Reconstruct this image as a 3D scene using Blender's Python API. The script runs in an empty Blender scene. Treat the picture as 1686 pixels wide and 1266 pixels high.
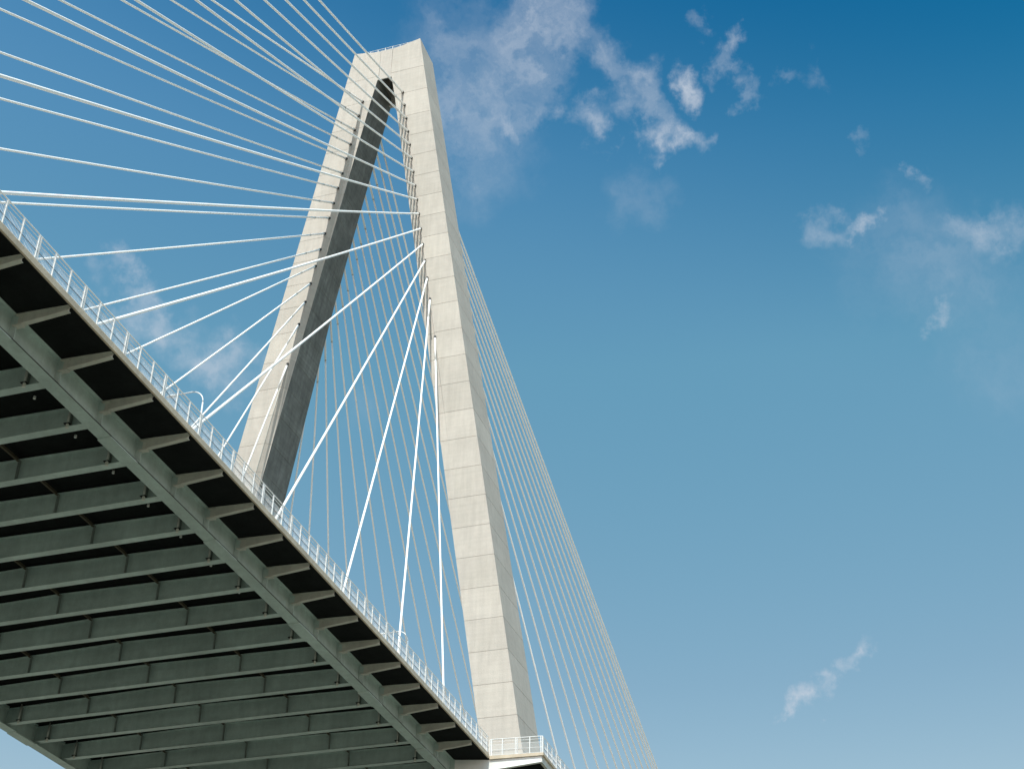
import bpy, bmesh, math, random
from mathutils import Vector, Matrix
random.seed(7)
S = bpy.context.scene
COL = S.collection

# ------------------------------------------------------------------ camera
cd = bpy.data.cameras.new('camera'); cam = bpy.data.objects.new('camera', cd); COL.objects.link(cam)
R = [[0.306375, -0.951893, 0.005891], [0.52632, 0.164238, -0.834274], [0.793172, 0.258702, 0.551319]]
M = Matrix(((R[0][0], -R[1][0], -R[2][0], -49.385),
            (R[0][1], -R[1][1], -R[2][1], -67.405),
            (R[0][2], -R[1][2], -R[2][2], -47.055), (0, 0, 0, 1)))
cam.matrix_world = M
cd.sensor_width = 36.0; cd.lens = 48.53; cd.clip_start = 0.3; cd.clip_end = 60000
S.camera = cam

# ------------------------------------------------------------------ light
SUN = Vector((-0.49, -0.065, 0.85)).normalized()      # towards the sun
elev = math.asin(SUN.z); azim = math.atan2(SUN.x, SUN.y)
w = bpy.data.worlds.new('World'); S.world = w; w.use_nodes = True
nt = w.node_tree; N = nt.nodes; L = nt.links
N.clear()
def nd(t, **k):
    n = N.new(t)
    for a, b in k.items(): setattr(n, a, b)
    return n
def mth(op, a, b=None, clamp=False):
    n = nd('ShaderNodeMath', operation=op, use_clamp=clamp)
    for i, v in enumerate((a, b)):
        if v is None: continue
        if isinstance(v, (int, float)): n.inputs[i].default_value = v
        else: L.new(v, n.inputs[i])
    return n.outputs[0]
sky = nd('ShaderNodeTexSky', sky_type='NISHITA', sun_disc=False)
sky.sun_elevation = elev; sky.sun_rotation = azim
sky.altitude = 0; sky.air_density = 1.0; sky.dust_density = 2.0; sky.ozone_density = 2.5
hs = nd('ShaderNodeHueSaturation'); hs.inputs['Hue'].default_value = 0.475
hs.inputs['Saturation'].default_value = 1.15; hs.inputs['Value'].default_value = 1.0
gm = nd('ShaderNodeGamma'); gm.inputs['Gamma'].default_value = 1.25
L.new(sky.outputs[0], gm.inputs['Color']); L.new(gm.outputs[0], hs.inputs['Color'])
tc = nd('ShaderNodeTexCoord')
sx = nd('ShaderNodeSeparateXYZ'); L.new(tc.outputs['Generated'], sx.inputs[0])
rp = nd('ShaderNodeValToRGB'); L.new(sx.outputs['Z'], rp.inputs['Fac'])
e = rp.color_ramp.elements
e[0].position = .04; e[0].color = (1.15, .98, .98, 1)
e[1].position = .80; e[1].color = (.20, .42, .50, 1)
for ps, c_ in ((.20, (1.02, .54, .39, 1)), (.36, (.86, .54, .43, 1)), (.56, (.78, .65, .525, 1)), (.68, (.54, .565, .545, 1))):
    q = e.new(ps); q.color = c_
mg = nd('ShaderNodeMixRGB', blend_type='MULTIPLY'); mg.inputs['Fac'].default_value = 1
L.new(hs.outputs[0], mg.inputs['Color1']); L.new(rp.outputs[0], mg.inputs['Color2'])
dt = nd('ShaderNodeVectorMath', operation='DOT_PRODUCT'); L.new(tc.outputs['Generated'], dt.inputs[0]); dt.inputs[1].default_value = (0, -.3, .95)
dr = nd('ShaderNodeMapRange', interpolation_type='SMOOTHSTEP'); L.new(dt.outputs['Value'], dr.inputs['Value'])
dr.inputs['From Min'].default_value = .50; dr.inputs['From Max'].default_value = .76
m3 = nd('ShaderNodeMixRGB'); L.new(dr.outputs[0], m3.inputs['Fac']); m3.inputs['Color1'].default_value = (1, 1, 1, 1); m3.inputs['Color2'].default_value = (.06, .62, .74, 1)
m4 = nd('ShaderNodeMixRGB', blend_type='MULTIPLY'); m4.inputs['Fac'].default_value = 1; L.new(mg.outputs[0], m4.inputs['Color1']); L.new(m3.outputs[0], m4.inputs['Color2'])
m2 = nd('ShaderNodeMixRGB', blend_type='MULTIPLY'); m2.inputs['Fac'].default_value = 1
L.new(m4.outputs[0], m2.inputs['Color1']); m2.inputs['Color2'].default_value = (2.1, 1.9, 1.85, 1)
wn = nd('ShaderNodeTexNoise'); wn.inputs['Scale'].default_value = 22; wn.inputs['Detail'].default_value = 7; wn.inputs['Roughness'].default_value = 0.62
L.new(tc.outputs['Generated'], wn.inputs['Vector'])
sub = nd('ShaderNodeVectorMath', operation='SUBTRACT'); L.new(wn.outputs['Color'], sub.inputs[0]); sub.inputs[1].default_value = (.5, .5, .5)
scl = nd('ShaderNodeVectorMath', operation='SCALE'); L.new(sub.outputs[0], scl.inputs[0]); scl.inputs['Scale'].default_value = 0.085
wv = nd('ShaderNodeVectorMath', operation='ADD'); L.new(tc.outputs['Generated'], wv.inputs[0]); L.new(scl.outputs[0], wv.inputs[1])
BL = [(0.6389, 0.1848, 0.7467, 0.0319, 0.8), (0.6541, 0.2029, 0.7287, 0.0257, 0.5), (0.6507, 0.2378, 0.7211, 0.0472, 0.3), (0.6264, 0.2523, 0.7376, 0.0341, 0.25), (0.6686, 0.1537, 0.7276, 0.0179, 0.55), (0.6889, 0.1418, 0.7109, 0.0172, 0.5), (0.7006, 0.1319, 0.7012, 0.0129, 0.5), (0.6938, 0.1746, 0.6986, 0.0164, 0.65), (0.703, 0.1661, 0.6916, 0.0121, 0.5), (0.6847, 0.2056, 0.6992, 0.0121, 0.4), (0.6825, 0.2244, 0.6956, 0.0095, 0.35), (0.7145, 0.127, 0.688, 0.0155, 0.75), (0.7225, 0.116, 0.6815, 0.0138, 0.75), (0.7254, 0.0991, 0.6811, 0.0107, 0.5), (0.7247, 0.0858, 0.6837, 0.0064, 0.35), (0.6923, 0.0965, 0.7152, 0.0141, 0.8), (0.7004, 0.101, 0.7066, 0.0103, 0.5), (0.682, 0.0636, 0.7286, 0.0101, 0.5), (0.693, 0.0651, 0.718, 0.0102, 0.4), (0.7081, 0.0575, 0.7037, 0.0102, 0.35), (0.6646, 0.0826, 0.7427, 0.0084, 0.4), (0.7034, 0.0182, 0.7106, 0.0118, 0.25), (0.7031, 0.0336, 0.7103, 0.0084, 0.2), (0.6916, 0.2464, 0.6789, 0.0391, 0.25), (0.6678, 0.2569, 0.6986, 0.0367, 0.3), (0.7375, 0.1516, 0.6581, 0.0217, 0.16), (0.7436, -0.0064, 0.6686, 0.0084, 0.35), (0.7642, -0.0449, 0.6435, 0.0084, 0.45), (0.7772, 0.0174, 0.629, 0.0136, 0.42), (0.7821, 0.0007, 0.6232, 0.0102, 0.55), (0.7918, -0.0697, 0.6068, 0.0175, 0.35), (0.7927, -0.087, 0.6033, 0.0165, 0.5), (0.7919, -0.1033, 0.6018, 0.0172, 0.42), (0.7883, -0.0568, 0.6127, 0.0125, 0.15), (0.7964, -0.0305, 0.6039, 0.0463, 0.2), (0.809, -0.0631, 0.5844, 0.0375, 0.14), (0.6464, 0.277, 0.711, 0.0258, 0.22), (0.6704, 0.226, 0.7067, 0.0302, 0.3), (0.8231, -0.0352, 0.5668, 0.0084, 0.4), (0.8427, -0.0769, 0.5329, 0.0394, 0.12), (0.9248, 0.0515, 0.3771, 0.0092, 0.95), (0.9281, 0.0606, 0.3674, 0.0076, 0.7), (0.9298, 0.0775, 0.3599, 0.0084, 0.8), (0.9332, 0.0769, 0.3509, 0.0063, 0.4), (0.9342, 0.0923, 0.3447, 0.0109, 0.9), (0.9354, 0.1015, 0.3387, 0.0076, 0.5), (0.6413, 0.4932, 0.5878, 0.0135, 0.75), (0.6286, 0.5082, 0.5887, 0.0101, 0.25), (0.6551, 0.4854, 0.579, 0.0144, 0.55), (0.6712, 0.4795, 0.5653, 0.0213, 0.5), (0.681, 0.4645, 0.5662, 0.0193, 0.55), (0.6976, 0.4592, 0.55, 0.0215, 0.6), (0.7106, 0.4396, 0.5493, 0.0216, 0.6), (0.7645, 0.361, 0.534, 0.0175, 0.12)]
acc = None
for (x, y, z, r, s_) in BL:
    d = nd('ShaderNodeVectorMath', operation='DISTANCE'); L.new(wv.outputs[0], d.inputs[0]); d.inputs[1].default_value = (x, y, z)
    mr = nd('ShaderNodeMapRange', interpolation_type='SMOOTHSTEP'); L.new(d.outputs['Value'], mr.inputs['Value'])
    mr.inputs['From Min'].default_value = r * 1.35; mr.inputs['From Max'].default_value = 0.0
    mr.inputs['To Min'].default_value = 0.0; mr.inputs['To Max'].default_value = s_
    inv = mth('SUBTRACT', 1.0, mr.outputs[0])
    acc = inv if acc is None else mth('MULTIPLY', acc, inv)
mask = mth('SUBTRACT', 1.0, acc)
fn = nd('ShaderNodeTexNoise'); fn.inputs['Scale'].default_value = 34; fn.inputs['Detail'].default_value = 9; fn.inputs['Roughness'].default_value = 0.6
L.new(wv.outputs[0], fn.inputs['Vector'])
fr = nd('ShaderNodeMapRange'); L.new(fn.outputs['Fac'], fr.inputs['Value'])
fr.inputs['From Min'].default_value = 0.34; fr.inputs['From Max'].default_value = 0.66
fr.inputs['To Min'].default_value = 0.38; fr.inputs['To Max'].default_value = 1.0
cl = mth('MULTIPLY', mask, fr.outputs[0], clamp=True)
mx = nd('ShaderNodeMixRGB'); L.new(cl, mx.inputs['Fac']); L.new(m2.outputs[0], mx.inputs['Color1'])
mx.inputs['Color2'].default_value = (4.2, 4.6, 5.2, 1)
bg = nd('ShaderNodeBackground'); bg.inputs['Strength'].default_value = 0.1
L.new(mx.outputs[0], bg.inputs['Color'])
wo = nd('ShaderNodeOutputWorld'); L.new(bg.outputs[0], wo.inputs['Surface'])

sl = bpy.data.lights.new('sun', 'SUN'); sl.energy = 3.9; sl.angle = math.radians(0.5); sl.color = (1.0, 0.95, 0.86)
so = bpy.data.objects.new('sun', sl); COL.objects.link(so)
so.rotation_euler = SUN.to_track_quat('Z', 'Y').to_euler()
S.view_settings.view_transform = 'Standard'; S.view_settings.look = 'None'
S.view_settings.exposure = 0.5; S.view_settings.gamma = 1

# ------------------------------------------------------------------ materials
def mat(name, base, rough=0.7, var=0.0, vscale=0.6, metal=0.0, bump=0.0, streak=0.0, tone=False, spec=0.4, dark=None, dthr=0.62, bscale=9.0):
    m = bpy.data.materials.new(name); m.use_nodes = True
    t = m.node_tree; n = t.nodes; l = t.links
    b = n['Principled BSDF']
    b.inputs['Roughness'].default_value = rough; b.inputs['Metallic'].default_value = metal
    b.inputs['Specular IOR Level'].default_value = spec
    tcn = n.new('ShaderNodeTexCoord')
    src = tcn.outputs['Object']
    rgb = n.new('ShaderNodeRGB'); rgb.outputs[0].default_value = (*base, 1)
    cur = rgb.outputs[0]
    def mul(fac_out, lo, hi, fmin=.3, fmax=.7):
        nonlocal cur
        mr = n.new('ShaderNodeMapRange'); l.new(fac_out, mr.inputs['Value'])
        mr.inputs['From Min'].default_value = fmin; mr.inputs['From Max'].default_value = fmax
        mr.inputs['To Min'].default_value = lo; mr.inputs['To Max'].default_value = hi
        mm = n.new('ShaderNodeVectorMath'); mm.operation = 'SCALE'
        l.new(cur, mm.inputs[0]); l.new(mr.outputs[0], mm.inputs['Scale']); cur = mm.outputs[0]
    if var:
        for sc, k in ((vscale, 1.0), (vscale * 5.3, .55), (vscale * 24, .4)):
            no = n.new('ShaderNodeTexNoise'); no.inputs['Scale'].default_value = sc; no.inputs['Detail'].default_value = 5
            l.new(src, no.inputs['Vector']); mul(no.outputs['Fac'], 1 - var * k, 1 + var * k * .6)
    if streak:
        for vec, k in (((1.1, 1.1, .09), 1.0), ((.05, .05, 2.1), .6)):
            mp = n.new('ShaderNodeMapping'); mp.inputs['Scale'].default_value = vec; l.new(src, mp.inputs['Vector'])
            no = n.new('ShaderNodeTexNoise'); no.inputs['Scale'].default_value = 1.6; no.inputs['Detail'].default_value = 6; no.inputs['Roughness'].default_value = .65
            l.new(mp.outputs[0], no.inputs['Vector']); mul(no.outputs['Fac'], 1 - streak * k, 1 + streak * k * .5)
    if dark:
        no = n.new('ShaderNodeTexNoise'); no.inputs['Scale'].default_value = .35; no.inputs['Detail'].default_value = 8; no.inputs['Roughness'].default_value = .7
        l.new(src, no.inputs['Vector'])
        mr = n.new('ShaderNodeMapRange'); l.new(no.outputs['Fac'], mr.inputs['Value'])
        mr.inputs['From Min'].default_value = dthr; mr.inputs['From Max'].default_value = dthr + .12
        mr.inputs['To Max'].default_value = .55
        mi = n.new('ShaderNodeMixRGB'); l.new(mr.outputs[0], mi.inputs['Fac']); l.new(cur, mi.inputs['Color1']); mi.inputs['Color2'].default_value = (*dark, 1)
        cur = mi.outputs[0]
    if tone:
        at = n.new('ShaderNodeAttribute'); at.attribute_name = 'tone'
        mi = n.new('ShaderNodeMixRGB'); mi.blend_type = 'MULTIPLY'; mi.inputs['Fac'].default_value = 1
        l.new(cur, mi.inputs['Color1']); l.new(at.outputs['Color'], mi.inputs['Color2']); cur = mi.outputs[0]
    l.new(cur, b.inputs['Base Color'])
    if bump:
        no = n.new('ShaderNodeTexNoise'); no.inputs['Scale'].default_value = bscale; no.inputs['Detail'].default_value = 6
        l.new(src, no.inputs['Vector'])
        bp = n.new('ShaderNodeBump'); bp.inputs['Strength'].default_value = bump; bp.inputs['Distance'].default_value = .05
        l.new(no.outputs['Fac'], bp.inputs['Height']); l.new(bp.outputs[0], b.inputs['Normal'])
    return m
CONC = mat('tower_concrete', (.50, .463, .413), .85, .07, .18, bump=.25, streak=.09, tone=True, spec=.2)
FASC = mat('deck_edge_concrete', (.64, .545, .42), .9, .12, .5, bump=.3, streak=.12, spec=.2, dark=(.2, .16, .11))
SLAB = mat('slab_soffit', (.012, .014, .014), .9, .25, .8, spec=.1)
DECKTOP = mat('deck_top', (.33, .32, .3), .9, .1, .4, spec=.2)
STEEL = mat('girder_paint', (.46, .56, .53), .45, .16, .30, streak=.09, spec=.4)
STEELB = mat('bracket_paint', (.57, .57, .51), .5, .12, .5, streak=.08, spec=.4, dark=(.25, .22, .16), dthr=.66)
CONCD = mat('shaded_weathered_concrete', (.225, .235, .22), .9, .18, .35, bump=.3, streak=.30, tone=True, spec=.15)  # streaked weathering, with the inner faces' shade also put into the colour
EDGE = mat('dark_edge', (.03, .03, .03), .8)  # near-black colour for the flange rims and the strip behind the fascia
STRUT = mat('strut_brown', (.09, .075, .05), .7, .15, 1.2)
WHITE = mat('white_paint', (.80, .80, .78), .4, .04, .8, spec=.5)
BEAMW = mat('white_beam_paint', (.80, .81, .79), .45, .05, .5, streak=.05, spec=.4)
SHEATH = mat('cable_sheath', (.90, .90, .88), .55, spec=.3)
RAILD = mat('shaded_rail', (.10, .11, .12), .5)  # mid rail colour carries its underside shading; same rail as the white ones
COLLAR = mat('dark_collar', (.008, .008, .009), .5, .1, 3)
STIFF = mat('shaded_stiffener', (.22, .25, .23), .6, .15, .8)  # beam steel darkened: shade of the plates' side faces painted in
PIPE = mat('grey_pipe', (.45, .46, .42), .6, .1, 2)
GALV = mat('galvanised_pole', (.62, .64, .64), .4, .06, 2, metal=.2)
LAMPG = mat('lamp_lens', (.5, .5, .45), .2)

# ------------------------------------------------------------------ mesh helper
class MB:
    def __init__(s): s.bm = bmesh.new(); s.tones = []
    def quad(s, pts):
        vs = [s.bm.verts.new(p) for p in pts]; return s.bm.faces.new(vs)
    def hexa(s, a, b):            # a: 4 pts ring, b: 4 pts ring
        va = [s.bm.verts.new(p) for p in a]; vb = [s.bm.verts.new(p) for p in b]
        n = len(a)
        s.bm.faces.new(va[::-1]); s.bm.faces.new(vb)
        for i in range(n): s.bm.faces.new((va[i], va[(i + 1) % n], vb[(i + 1) % n], vb[i]))
    def box(s, x0, x1, y0, y1, z0, z1):
        s.hexa([(x0, y0, z0), (x1, y0, z0), (x1, y1, z0), (x0, y1, z0)], [(x0, y0, z1), (x1, y0, z1), (x1, y1, z1), (x0, y1, z1)])
    def loft(s, rings, cap=True, closed=True):
        vr = [[s.bm.verts.new(p) for p in r] for r in rings]
        n = len(vr[0])
        for a, b in zip(vr, vr[1:]):
            for i in range(n if closed else n - 1): s.bm.faces.new((a[i], a[(i + 1) % n], b[(i + 1) % n], b[i]))
        if cap and closed: s.bm.faces.new(vr[0][::-1]); s.bm.faces.new(vr[-1])
    def tube(s, pts, r, n=8, cap=True):
        pts = [Vector(p) for p in pts]; rings = []
        rr = r if isinstance(r, (list, tuple)) else [r] * len(pts)
        for i, p in enumerate(pts):
            d = (pts[min(i + 1, len(pts) - 1)] - pts[max(i - 1, 0)]).normalized()
            u = d.cross(Vector((0, 0, 1)));
            if u.length < 1e-3: u = Vector((0, 1, 0))
            u.normalize(); v = d.cross(u)
            rings.append([p + (u * math.cos(2 * math.pi * k / n) + v * math.sin(2 * math.pi * k / n)) * rr[i] for k in range(n)])
        s.loft(rings, cap)
    def obj(s, name, m, parent=None, smooth=False, bevel=0):
        bmesh.ops.recalc_face_normals(s.bm, faces=s.bm.faces[:])
        me = bpy.data.meshes.new(name); s.bm.to_mesh(me); s.bm.free()
        me.materials.append(m)
        if smooth:
            for f in me.polygons: f.use_smooth = True
        o = bpy.data.objects.new(name, me); COL.objects.link(o)
        if parent: o.parent = parent; o.matrix_parent_inverse = parent.matrix_world.inverted()
        if bevel:
            b = o.modifiers.new('bevel', 'BEVEL'); b.width = bevel; b.segments = 2; b.limit_method = 'ANGLE'
        return o
def tag(o, label=None, cat=None, group=None, kind=None):
    for k, v in (('label', label), ('category', cat), ('group', group), ('kind', kind)):
        if v: o[k] = v
    return o
def empty(name, loc=(0, 0, 0)):
    o = bpy.data.objects.new(name, None); COL.objects.link(o); o.location = loc
    o.matrix_world = Matrix.Translation(loc); o.empty_display_size = 1; return o

D = 4.8
def zd(x):
    if x < 95: return -0.0264087 * x - 9.44701e-5 * x * x
    return -3.36142 - .044358 * (x - 95)
def dslope(x): return -0.0264087 - 2 * 9.44701e-5 * x if x < 95 else -.044358

# ------------------------------------------------------------------ ground / water
WATER = mat('shore_ground', (.195, .185, .14), .9, .15, .02, spec=.2)
g = MB(); g.quad([(-9000, -9000, -49.5), (9000, -9000, -49.5), (9000, 9000, -49.5), (-9000, 9000, -49.5)])
tag(g.obj('ground', WATER), kind='structure')

# ------------------------------------------------------------------ bridge deck
deck = empty('bridge_deck', (0, 0, 0))
tag(deck, 'wide bridge deck seen from below, dark soffit on grey-green steel girders and cross beams', 'bridge deck')
XS = [-150 + 4.8 * i for i in range(0, 97)]
def run(mb, prof, xs):          # extrude a y-z profile along the deck
    mb.loft([[(x, y, zd(x) + z) for y, z in prof] for x in xs])
# roadway slab: crowned soffit
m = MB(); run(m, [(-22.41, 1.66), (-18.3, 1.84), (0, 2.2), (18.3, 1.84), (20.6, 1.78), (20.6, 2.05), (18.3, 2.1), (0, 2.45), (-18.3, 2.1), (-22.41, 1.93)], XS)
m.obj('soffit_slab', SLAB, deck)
m = MB(); run(m, [(-22.41, 1.94), (-18.3, 2.13), (0, 2.48), (18.3, 2.13), (20.5, 2.075), (20.5, 2.15), (18.3, 2.2), (0, 2.55), (-18.3, 2.2), (-22.41, 1.985)], XS)
m.obj('road_surface', DECKTOP, deck)
m = MB(); run(m, [(-22.42, 1.525), (-22.42, 1.975), (-22.57, 1.975), (-22.57, 1.525)][::-1], [x for x in XS if x < 81] + [81.5])
m.obj('edge_fascia', FASC, deck, bevel=.02)
m = MB(); run(m, [(20.62, 1.565), (20.62, 2.1), (20.87, 2.1), (20.87, 1.565)], XS)
m.obj('edge_fascia', FASC, deck)
m = MB(); run(m, [(-22.415, 1.54), (-22.415, 1.655), (-22.36, 1.655), (-22.36, 1.54)], [x for x in XS if x < 81] + [81.45])
m.obj('drip_edge', EDGE, deck)
for y in (-17.2, 17.2):
    m = MB(); run(m, [(y - .25, 2.26), (y + .25, 2.26), (y + .12, 3.15), (y - .12, 3.15)], XS)
    m.obj('parapet', DECKTOP, deck)
# edge girders
for sgn in (-1, 1):
    gy = 18.3 * sgn
    m = MB()
    run(m, [(gy - .5, -.08), (gy + .5, -.08), (gy + .5, -.03), (gy - .5, -.03)], XS)
    run(m, [(gy - .02, -.03), (gy + .02, -.03), (gy + .02, 1.80), (gy - .02, 1.80)], XS)
    run(m, [(gy - .36, 1.80), (gy + .36, 1.80), (gy + .36, 1.835), (gy - .36, 1.835)], XS)
    gd = m.obj('edge_girder', STEEL, deck)
    m = MB(); ye = gy + .5 * sgn
    run(m, [(ye, -.085), (ye + .012 * sgn, -.085), (ye + .012 * sgn, -.012), (ye - .04 * sgn, -.012), (ye - .04 * sgn, -.029), (ye, -.029)][::sgn], XS)
    m.obj('flange_edge', EDGE, gd)
    for j in range(-4, 12):
        x0 = 15.65 + 14.4 * j
        m = MB(); xs = [x0, x0 + 1.65, x0 + 3.3]
        run(m, [(gy - .52, -.17), (gy + .52, -.17), (gy + .52, -.0805), (gy - .52, -.0805)], xs)
        m.obj('splice_plate', STEEL, gd)
    for i in range(-12, 36):
        x = i * D; z = zd(x); yo = gy + .5 * sgn; m = MB()
        m.box(x - .02, x + .02, min(gy + .022 * sgn, yo - .01 * sgn), max(gy + .022 * sgn, yo - .01 * sgn), z - .028, z + 1.798)
        m.obj('web_stiffener', STEEL, gd)
# cross beams with stiffeners, drain pipes and struts
def beam(i):
    x = i * D; z0 = zd(x); yi = 17.79
    m = MB()
    m.box(x - .33, x + .33, -yi, yi, z0 + .15, z0 + .19)                       # bottom flange
    for s in (-1, 1):
        m.hexa([(x - .012, s * 18.27, z0 + .19), (x + .012, s * 18.27, z0 + .19), (x + .012, 0, z0 + .19), (x - .012, 0, z0 + .19)],
               [(x - .012, s * 18.27, z0 + 1.65), (x + .012, s * 18.27, z0 + 1.65), (x + .012, 0, z0 + 2.01), (x - .012, 0, z0 + 2.01)])
        m.hexa([(x - .24, s * 18.0, z0 + 1.656), (x + .24, s * 18.0, z0 + 1.656), (x + .24, 0, z0 + 2.012), (x - .24, 0, z0 + 2.012)],
               [(x - .24, s * 18.0, z0 + 1.69), (x + .24, s * 18.0, z0 + 1.69), (x + .24, 0, z0 + 2.045), (x - .24, 0, z0 + 2.045)])
        m.box(x - .3, x + .3, min(s * 17.8, s * 18.27), max(s * 17.8, s * 18.27), z0 + .152, z0 + .188)
    b = m.obj('cross_beam', STEEL, deck)
    m = MB()
    for s in (-1, 1):
        m.hexa([(x - .2, s * 17.98, z0 + 1.692), (x + .2, s * 17.98, z0 + 1.692), (x + .2, s * .003, z0 + 2.047), (x - .2, s * .003, z0 + 2.047)],
               [(x - .2, s * 17.98, z0 + 1.87), (x + .2, s * 17.98, z0 + 1.87), (x + .2, s * .003, z0 + 2.22), (x - .2, s * .003, z0 + 2.22)])
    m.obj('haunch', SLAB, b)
    for y in (-9.15, 0, 9.15):
        m = MB(); m.box(x - .3, x - .0125, y - .02, y + .02, z0 + .191, z0 + 2.0 - abs(y) * .0192)
        m.obj('stiffener', STIFF, b)
    for s in (-1, 1):
        y = 16.5 * s
        m = MB(); m.box(x - .29, x - .0125, y - .02, y + .02, z0 + .191, z0 + 1.67); m.obj('stiffener', STIFF, b)
        m = MB(); m.tube([(x - .40, y, z0 + .10), (x - .40, y, z0 + 1.86)], .085, 10)
        pp = m.obj('drain_pipe', PIPE, b, smooth=True)
        m = MB(); m.tube([(x - .40, y, z0 + .0), (x - .40, y, z0 + .24)], .11, 10); m.obj('pipe_end', STEELB, b)
        m = MB(); m.box(x - .46, x - .02, y + .11 * 1, y + .17, z0 + .26, z0 + .40); m.box(x - .52, x - .25, y - .14, y + .25, z0 + .30, z0 + .35)
        m.obj('pipe_clamp', COLLAR, b)
    return b
for i in range(-12, 36): beam(i)
# longitudinal struts under the slab
for y in (-9.15, 0, 9.15):
    zt = 2.12 - abs(y) * .0192
    m = MB()
    for i in range(-12, 35):
        x0 = i * D + .32; x1 = (i + 1) * D - .31
        m.hexa([(x0, y - .07, zd(x0) + zt - .34), (x0, y + .07, zd(x0) + zt - .34), (x0, y + .07, zd(x0) + zt - .28), (x0, y - .07, zd(x0) + zt - .28)],
               [(x1, y - .07, zd(x1) + zt - .34), (x1, y + .07, zd(x1) + zt - .34), (x1, y + .07, zd(x1) + zt - .28), (x1, y - .07, zd(x1) + zt - .28)])
        m.hexa([(x0, y + .05, zd(x0) + zt - .28), (x0, y + .07, zd(x0) + zt - .28), (x0, y + .07, zd(x0) + zt - .02), (x0, y + .05, zd(x0) + zt - .02)],
               [(x1, y + .05, zd(x1) + zt - .28), (x1, y + .07, zd(x1) + zt - .28), (x1, y + .07, zd(x1) + zt - .02), (x1, y + .05, zd(x1) + zt - .02)])
    m.obj('soffit_strut', STRUT, deck)
# drain stubs
for i in range(-4, 20):
    for s in (-1, 1):
        x = (i + .58) * D; y = 14.8 * s
        m = MB(); m.tube([(x, y, zd(x) + 1.50), (x, y, zd(x) + 1.69)], .09, 10)
        ds = m.obj('drain_stub', WHITE, deck, smooth=False)
        m = MB(); m.tube([(x, y, zd(x) + 1.691), (x, y, zd(x) + 1.93)], .05, 8); m.obj('drain_spout', COLLAR, ds)
# walkway brackets
def bracket(i):
    x = i * D; z0 = zd(x); ya, yb = -18.34, -22.28
    hw = .17
    def zb(y): return .97 + (1.30 - .97) * (y + 18.34) / (yb - ya)
    def zt(y): return 1.79 + (1.64 - 1.79) * (y + 18.34) / (yb - ya)
    m = MB()
    m.hexa([(x - .012, ya, z0 + zb(ya)), (x + .012, ya, z0 + zb(ya)), (x + .012, ya, z0 + zt(ya)), (x - .012, ya, z0 + zt(ya))],
           [(x - .012, yb, z0 + zb(yb)), (x + .012, yb, z0 + zb(yb)), (x + .012, yb, z0 + zt(yb)), (x - .012, yb, z0 + zt(yb))])
    for f, o1, o2 in ((zb, -.03, 0), (zt, 0, .028)):
        m.hexa([(x - hw, ya - .2, z0 + f(ya - .2) + o1), (x + hw, ya - .2, z0 + f(ya - .2) + o1), (x + hw, ya - .2, z0 + f(ya - .2) + o2), (x - hw, ya - .2, z0 + f(ya - .2) + o2)],
               [(x - hw, yb, z0 + f(yb) + o1), (x + hw, yb, z0 + f(yb) + o1), (x + hw, yb, z0 + f(yb) + o2), (x - hw, yb, z0 + f(yb) + o2)])
    b = m.obj('walkway_bracket', STEELB, deck)
    m = MB()
    m.box(x - .035, x + .035, -19.1, -18.8, z0 + 1.03, z0 + 1.70)               # bolted web plate
    m.box(x - .20, x + .20, -19.25, -18.66, z0 + .90, z0 + .945)
    m.box(x - .20, x + .20, -19.25, -18.67, z0 + 1.68, z0 + 1.715)
    m.obj('splice_plate', STEELB, b)
for i in range(-6, 17): bracket(i)

# ------------------------------------------------------------------ lookout platform at the tower
plat = empty('lookout_platform', (81.6, -25, zd(81.6)))
tag(plat, 'walkway lookout platform jutting out round the tower foot on a bright white tapered beam', 'platform')
zp = zd(81.6); X2 = 108.0
YO_ = -28.35
m = MB()
m.hexa([(81.56, -22.6, zp + 1.40), (81.56, YO_ + .26, zp + 1.31), (81.56, YO_ + .26, zp + 1.56), (81.56, -22.6, zp + 1.74)],
       [(X2, -22.6, zd(X2) + 1.40), (X2, YO_ + .26, zd(X2) + 1.31), (X2, YO_ + .26, zd(X2) + 1.56), (X2, -22.6, zd(X2) + 1.74)])
m.obj('platform_slab', SLAB, plat)
m = MB()
m.hexa([(81.44, -22.62, zp + 1.745), (81.44, YO_ + .02, zp + 1.565), (81.44, YO_ + .02, zp + 1.60), (81.44, -22.62, zp + 1.78)],
       [(X2, -22.62, zd(X2) + 1.745), (X2, YO_ + .02, zd(X2) + 1.565), (X2, YO_ + .02, zd(X2) + 1.60), (X2, -22.62, zd(X2) + 1.78)])
m.obj('platform_surface', DECKTOP, plat)
m = MB()
m.hexa([(81.42, -22.59, zp + 1.39), (81.55, -22.59, zp + 1.39), (81.55, -22.59, zp + 1.76), (81.42, -22.59, zp + 1.76)],
       [(81.42, YO_, zp + 1.28), (81.55, YO_, zp + 1.28), (81.55, YO_, zp + 1.575), (81.42, YO_, zp + 1.575)])
m.obj('platform_fascia', FASC, plat, bevel=.02)
m = MB()
m.hexa([(81.56, YO_, zp + 1.28), (81.56, YO_ + .24, zp + 1.28), (81.56, YO_ + .24, zp + 1.56), (81.56, YO_, zp + 1.575)],
       [(X2, YO_, zd(X2) + 1.28), (X2, YO_ + .24, zd(X2) + 1.28), (X2, YO_ + .24, zd(X2) + 1.56), (X2, YO_, zd(X2) + 1.575)])
m.obj('platform_fascia', FASC, plat, bevel=.02)
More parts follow.
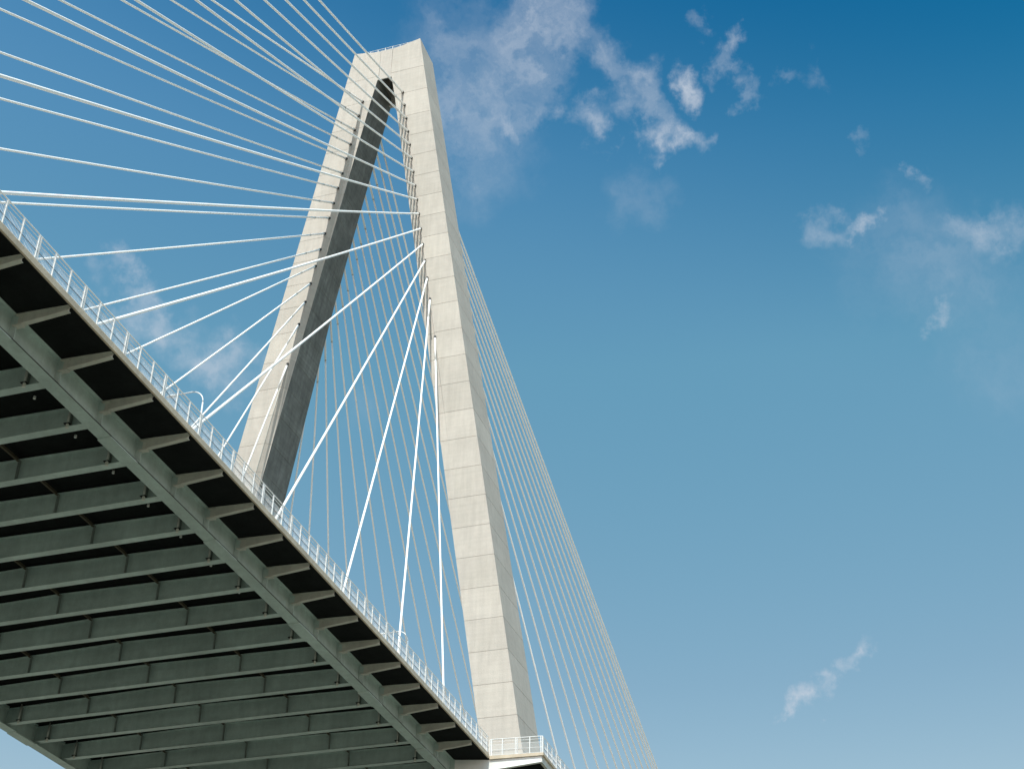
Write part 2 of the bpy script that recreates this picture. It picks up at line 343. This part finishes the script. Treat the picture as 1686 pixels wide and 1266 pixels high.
# tapered white cantilever beam
for bx in (81.6, 91.2, 100.8, 107.4):
    z0 = zd(bx)
    m = MB()
    P0 = (-18.35, -.02, 1.79); PM = (-22.6, .28, 1.385); P1 = (-28.12, .66, 1.275)
    for A, B in ((P0, PM), (PM, P1)):
        m.hexa([(bx - .015, A[0], z0 + A[1]), (bx + .015, A[0], z0 + A[1]), (bx + .015, A[0], z0 + A[2]), (bx - .015, A[0], z0 + A[2])],
               [(bx - .015, B[0], z0 + B[1]), (bx + .015, B[0], z0 + B[1]), (bx + .015, B[0], z0 + B[2]), (bx - .015, B[0], z0 + B[2])])
    m.hexa([(bx - .2, -18.85, z0 - .01), (bx + .2, -18.85, z0 - .01), (bx + .2, -18.85, z0 + .03), (bx - .2, -18.85, z0 + .03)],
           [(bx - .2, P1[0], z0 + .66 - .04), (bx + .2, P1[0], z0 + .66 - .04), (bx + .2, P1[0], z0 + .66), (bx - .2, P1[0], z0 + .66)])
    m.obj('cantilever_beam', BEAMW, plat)
m = MB(); run(m, [(-28.14, .60), (-28.17, .60), (-28.17, 1.272), (-28.14, 1.272)], [81.62, 88, 95, 101, 107.3])
run(m, [(-28.17, .58), (-27.9, .58), (-27.9, .60), (-28.17, .60)], [81.81, 88, 95, 101, 107.3])
m.obj('edge_channel', STEELB, plat)

# ------------------------------------------------------------------ railings
HR = 1.70
def railpost(mb, x, y, z, along='x'):
    a, b = (.04, .055) if along == 'x' else (.055, .04)
    mb.box(x - a, x + a, y - b, y + b, z, z + HR - .03)
def make_rail(name, label, pts, doubles, singles, bays, zf):
    """pts: function t -> (x,y,z); doubles/singles: post parameters; bays: panel ranges"""
    root = empty(name, pts(bays[0][0])); tag(root, label, 'railing')
    for t in doubles:
        m = MB()
        for e in (-.085, .085):
            x, y, z = pts(t + e); railpost(m, x, y, z, zf)
        x0, y0, z0 = pts(t - .14); x1, y1, z1 = pts(t + .14)
        m.box(min(x0, x1) - .04, max(x0, x1) + .04, min(y0, y1) - .06, max(y0, y1) + .06, min(z0, z1), max(z0, z1) + .02)
        m.obj('double_post', WHITE, root)
    for t in singles:
        x, y, z = pts(t); m = MB(); railpost(m, x, y, z, zf); m.obj('post', WHITE, root)
    a, b = bays[0][0], bays[-1][1]
    n = max(2, int((b - a) / 2.4))
    for h, r in ((HR, .045), (.845 * HR, .024), (.66 * HR, .022), (.345 * HR, .022), (.05, .022)):
        m = MB(); m.tube([(lambda q: (q[0], q[1], q[2] + h))(pts(a + (b - a) * k / n)) for k in range(n + 1)], r, 6)
        m.obj('rail', RAILD if abs(h - .345 * HR) < .01 and zf == 'x' else WHITE, root)
    for (t0, t1) in bays:
        m = MB(); k = int((t1 - t0) / .11)
        for j in range(1, k):
            x, y, z = pts(t0 + (t1 - t0) * j / k); m.box(x - .0095, x + .0095, y - .0095, y + .0095, z + .05, z + .66 * HR)
        m.obj('picket_panel', WHITE, root)
    return root
O = -2.42 + 2 * 1.6      # first double post
dbl = [O + D * i for i in range(-5, 17)]; sng = [d + k for d in dbl for k in (1.6, 3.2) if d + k < 81.3]
f = lambda t: (t, -22.50, zd(t) + 1.975)
make_rail('walkway_railing', 'long white picket railing on the near edge of the walkway, running up to the platform', f,
          [d for d in dbl if d < 80.9], sng, [(d, min(d + D, 81.35)) for d in dbl if d < 80.9], 'x')
pf = lambda t: (81.49, -22.6 - t, zp + 1.765 - .19 * t / 5.6)
make_rail('platform_front_railing', 'short white picket railing across the front of the platform before the tower foot', pf,
          [.12, 2.85, 5.56], [1.37, 4.3], [(.03, 2.85), (2.85, 5.68)], 'y')
ps = lambda t: (t, -28.24, zd(t) + 1.575)
make_rail('platform_side_railing', 'white picket railing on the outer side of the lookout platform, receding past the tower foot', ps,
          [81.7, 86.4, 91.2, 96.0, 100.8, 105.6], [83.2, 84.8, 88, 89.6, 92.8, 94.4, 97.6, 99.2, 102.4, 104],
          [(81.55 if i == 0 else 81.6 + 4.8 * i, 81.6 + 4.8 * (i + 1)) for i in range(5)], 'x')

# ------------------------------------------------------------------ street lamps on the deck
def lamp(x, label, dz):
    z0 = zd(x) + 3.15; y0 = -17.15
    r = empty('street_lamp', (x, y0, z0)); tag(r, label, 'street lamp', 'curved white street lamps on the bridge deck')
    zt = zd(x) + 11.15 + dz
    m = MB(); m.box(x - .14, x + .14, y0 - .14, y0 + .14, z0 + .002, z0 + .06); m.obj('base_plate', GALV, r)
    pts = [(x, y0, z0 + .06), (x, y0 + .05, z0 + 4), (x, y0 + .1, zt)]
    m = MB(); m.tube(pts, [.11, .09, .065], 10); m.obj('pole', GALV, r, smooth=True)
    arc = [(x, y0 + .1, zt)]; Rr = 1.15
    for k in range(1, 11):
        a = math.pi / 2 * k / 10; arc.append((x, y0 + .1 + Rr * (1 - math.cos(a)), zt + Rr * math.sin(a)))
    arc += [(x, y0 + 2.4, zt + Rr - .02)]
    m = MB(); m.tube(arc, .055, 8); m.obj('arm', GALV, r, smooth=True)
    ya = y0 + 2.4; zl = zt + Rr - .06
    m = MB(); rings = []
    for k, (w_, h_) in enumerate(((.06, .05), (.15, .09), (.19, .11), (.17, .10), (.09, .05))):
        y = ya + k * .26
        rings.append([(x - w_, y, zl - .02), (x - w_ * .6, y, zl + h_), (x + w_ * .6, y, zl + h_), (x + w_, y, zl - .02), (x + w_ * .6, y, zl - h_ * .5), (x - w_ * .6, y, zl - h_ * .5)])
    m.loft(rings); h = m.obj('lamp_head', GALV, r, bevel=.01)
    m = MB(); m.tube([(x, ya + .55, zl - .05), (x, ya + .55, zl - .11)], [.13, .09], 12); m.obj('lens', LAMPG, h)
lamp(28.3, 'curved street lamp rising behind the walkway railing, left of the far tower leg', -.1)
lamp(71.6, 'smaller curved street lamp behind the railing between the two tower legs', -.6)

# ------------------------------------------------------------------ tower
tower = empty('bridge_tower', (94, 0, zd(94)))
tag(tower, 'tall pale concrete A-shaped bridge tower with two leaning legs joined at the top', 'bridge tower')
ZJ = [-7, -2.2, 2.3, 6.247, 10.137, 14.141, 18.173, 22.211, 26.358, 30.511, 34.69, 38.971, 43.325, 47.604, 51.969, 56.366, 60.829, 65.553, 69.929, 73.986, 78.113, 82.107, 86.105, 90.351, 94.676, 98.971, 103.301, 108.451, 113.62]
def xf(z): return 89.752 + .0152 * z
def xb(z): return 97.76 - .00392 * z
def yo(z): return 23.809 - .15153 * z
def yi(z): return 19.195 - .158737 * z
def yc(z): return 20.115 - .1543 * z - .03
def lerp_tab(z, tab):
    if z <= tab[0][0]: return tab[0][1]
    for (a, u), (b, v) in zip(tab, tab[1:]):
        if z <= b: return u + (v - u) * (z - a) / (b - a)
    return tab[-1][1]
def ring(z, s, inset=0.0, ztop=None):
    if s > 0:
        d = lerp_tab(z, [(-7, .25), (30, .35), (52, .6), (73, .95), (90, .62), (100, .3), (107, .2), (108.4, .012)])
        dy = (yi(z) + 67.4) / 140 * d + .1587 * (z + 47) / 140 * d
        chy = lerp_tab(z, [(-7, .3), (52, .5), (73, .62), (90, .45), (100, .2), (112, .12)])
    else:
        d = lerp_tab(z, [(-7, .004), (44, .004), (60, .2), (107, .22), (108.4, .012)]); dy = -(67.4 - yi(z)) / 140 * d + .1587 * (z + 47) / 140 * d; chy = .1
    if z > 108.46: d = .012; chy = .02; dy = 0
    YI = yi(z) + dy; YC = yc(z)
    if z > 112.8: YI = YI_top
    i = inset
    ych = max(YC - chy, YI + .02)
    P = [(xf(z) + i, yo(z) - i), (xb(z) - i, yo(z) - i), (xb(z) - i, YI + i), (xf(z) + d + i, YI + i), (xf(z) + d + i, ych), (xf(z) + i, YC)]
    if z > 113.63:
        P = [(xf(z) + i, yo(z) - i), (xb(z) - i, yo(z) - i), (xb(z) - i, YI + i), (xf(z) + i, YI + i), (xf(z) + i, YI + .3), (xf(z) + i, YI + .6)]
    out = []
    for (x, y) in P:
        zz = z if ztop is None else 119.2 + .9 * (min(y, 5.7) / 5.7) ** 2
        out.append((x, s * y, zz))
    return out
YI_top = 1.05
GR, GD = .028, .022
tower_legs = []
for s in (-1, 1):
    m = MB(); tl = m.bm.faces.layers.float_color if False else None
    rings = []; band = []
    zs = ZJ[:]
    rings.append(ring(zs[0], s))
    for a, b in zip(zs, zs[1:]):
        if rings and a != zs[0]:
            rings += [ring(a - GR, s, GD), ring(a + GR, s, GD)]; rings.append(ring(a + GR + .001, s))
        if b <= 112.8 or True:
            rings.append(ring(b - GR - .001, s))
    a = zs[-1]; rings += [ring(a - GR, s, GD), ring(a + GR, s, GD), ring(a + GR + .001, s)]
    rings.append(ring(119.9, s, 0, True))
    m.loft(rings)
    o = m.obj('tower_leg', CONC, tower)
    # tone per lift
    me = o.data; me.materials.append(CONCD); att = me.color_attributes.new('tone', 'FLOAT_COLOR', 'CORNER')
    tone = [random.uniform(.95, 1.04) for _ in range(64)]
    zall = ZJ + [121]
    for f_ in me.polygons:
        zc_ = f_.center.z; k = sum(1 for q in ZJ if q < zc_)
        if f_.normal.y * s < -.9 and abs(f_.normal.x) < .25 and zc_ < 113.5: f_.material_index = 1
        groove = any(abs(zc_ - q) < GR + .0006 for q in ZJ)
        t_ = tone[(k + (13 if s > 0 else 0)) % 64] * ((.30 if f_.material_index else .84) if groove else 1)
        for li in f_.loop_indices: att.data[li].color = (t_, t_, t_ * random.uniform(.985, 1.0), 1)
# block joining the legs
m = MB(); nseg = 8; zb_ = 112.8
def capring(x, zlow):
    ys = [-YI_top + .045 + (2 * YI_top - .09) * k / nseg for k in range(nseg + 1)]
    return [(x, ys[0], zlow), (x, ys[-1], zlow)] + [(x, y, 119.2 + .9 * (y / 5.7) ** 2) for y in ys[::-1]]
m.loft([capring(xf(116) + .015, 113.56), capring(xf(116) + .7, 113.5)])
m.loft([capring(xb(116) - .7, 113.0), capring(xb(116) - .015, 113.0)])
m.box(xf(116) + .69, xb(116) - .69, -YI_top + .02, YI_top - .02, 117.2, 119.15)
cap = m.obj('crown_block', CONC, tower)
m = MB(); yy = 1.40
m.box(xf(113) + .01, xf(113) + .16, -yy, yy, 112.8, 113.54)
m.box(xb(113) - .6, xb(113) - .02, -yy, yy, 112.12, 112.98)
sof = m.obj('opening_lintel', CONC, tower)
for o in (cap, sof):
    att = o.data.color_attributes.new('tone', 'FLOAT_COLOR', 'CORNER')
    for q in att.data: q.color = (1, 1, 1, 1)
# railing on the tower top
m = MB()
for zt_ in (120.55, 120.95): m.tube([(92.6, -4.3, zt_), (92.6, 4.6, zt_)], .035, 6)
tr = m.obj('top_railing', WHITE, tower)
for k in range(8):
    y = -4.3 + 8.9 * k / 7; m = MB(); m.box(92.56, 92.64, y - .035, y + .035, 119.15 + .9 * (y / 5.7) ** 2 - .2, 120.97); m.obj('rail_post', WHITE, tr)
# conduits on the near leg recess and lower far leg
def conduit(s, off, z0, z1, r=.09, dx=.12):
    m = MB(); pts = []
    for k in range(13):
        z = z0 + (z1 - z0) * k / 12
        pts.append((xf(z) + dx, s * (yc(z) - off), z))
    m.tube(pts, r, 8); m.obj('conduit', PIPE, tower, smooth=True)
conduit(-1, .5, 60, 108, .05, .1); conduit(-1, .95, 66, 108, .05, .1)
conduit(1, -.08, 2, 56, .05, -.07)
# lower legs and crosshead below the deck (diamond)
m = MB()
for s in (-1, 1):
    m.loft([[(88.6, s * 12.0, -49.7), (99, s * 12.0, -49.7), (99, s * 6, -49.7), (88.6, s * 6, -49.7)],
            [(89.5, s * 24.6, -9), (98, s * 24.6, -9), (98, s * 19.6, -9), (89.5, s * 19.6, -9)],
            [(89.64, s * 24.87, -7.01), (97.79, s * 24.87, -7.01), (97.79, s * 20.3, -7.01), (89.64, s * 20.3, -7.01)]])
o = m.obj('lower_legs', CONC, tower)
att = o.data.color_attributes.new('tone', 'FLOAT_COLOR', 'CORNER')
for q in att.data: q.color = (1, 1, 1, 1)
m = MB(); m.box(90.2, 97.2, -19.8, 19.8, -9.5, -5.6); o = m.obj('crosshead', CONC, tower)
att = o.data.color_attributes.new('tone', 'FLOAT_COLOR', 'CORNER')
for q in att.data: q.color = (1, 1, 1, 1)

# ------------------------------------------------------------------ stay cables
ZC = [60.128, 66.718, 70.517, 73.725, 76.802, 79.797, 82.701, 85.574, 88.379, 91.234, 94.113, 96.984, 99.838, 102.728, 105.662, 108.574]
NX = [78.3, 64.6, 50.5, 36.1, 21.5, 7.7, -6.4, -20.5, -34.1, -48.1, -61.8, -75.6, -90.1, -102.9, -117.1, -131.6]
FX = [79.5, 65.1, 51.0, 36.7, 22.4, 8.0, -6.4, -20.7, -35.0, -49.6, -64.0, -78.3, -91.6, -105.3, -119.5, -134.1]
BX = [107.5, 121.8, 136.4, 150.0, 164.4, 178.4, 193.4, 208.0, 221.4, 236.0, 249.2, 262.4, 277.0, 287.0, 292.0, 297.0]
ORD = ['lowest', 'second', 'third', 'fourth', 'fifth', 'sixth', 'seventh', 'eighth', 'ninth', 'tenth', 'eleventh', 'twelfth', 'thirteenth', 'fourteenth', 'fifteenth', 'topmost']
def cable(k, side, back):
    z = ZC[k]; y = side * (yc(z) + .03)
    if back: A = Vector((xb(z) + .05, y, z)); bx = BX[k]
    else: A = Vector((xf(z) - .02, y, z)); bx = (NX if side < 0 else FX)[k]
    B = Vector((bx, side * 18.9, zd(bx) + 2.15))
    d = B - A; Ln = d.length; sag = Ln * Ln / 62500
    def P(t): return A + d * t - Vector((0, 0, 4 * sag * t * (1 - t)))
    r = (.104 + .0016 * k) * (1.15 if back else 1.06)
    root = empty('stay_cable', B)
    leg = 'near' if side < 0 else 'far'
    o = ORD[k]
    fan = 'right-hand' if back else 'left-hand'
    pos = {0: 'lowest', 15: 'topmost'}.get(k, o + ' from bottom')
    lab = f'white stay cable, {pos} of the {fan} fan on the {leg} tower leg'
    tag(root, lab, 'stay cable', f"stay cables {'left of' if not back else 'right of'} the {leg} tower leg")
    t0 = 4.6 / Ln
    n = 26
    m = MB(); m.tube([P(t0 + (1 - t0) * j / n) for j in range(n + 1)], r, 10); m.obj('sheath', SHEATH, root, smooth=True)
    m = MB(); m.tube([P(0), P(t0 * .5), P(t0 * .995)], r * 1.16, 10); m.obj('guide_pipe', SHEATH, root, smooth=True)
    m = MB(); m.tube([P(t0 * .995), P(t0 * 1.03)], r * 1.22, 10); m.obj('seal_ring', PIPE, root)
    m = MB(); m.tube([P(-.05 / Ln), P(.34 / Ln)], [r * 1.6, r * 1.5], 12); m.obj('anchor_collar', COLLAR, root)
    t1 = 1 - 4.2 / Ln
    m = MB(); m.tube([P(t1), P(1)], r * 1.5, 10); m.obj('lower_guide_pipe', SHEATH, root, smooth=True)
for k in range(16):
    for side in (-1, 1):
        for back in (False, True): cable(k, side, back)
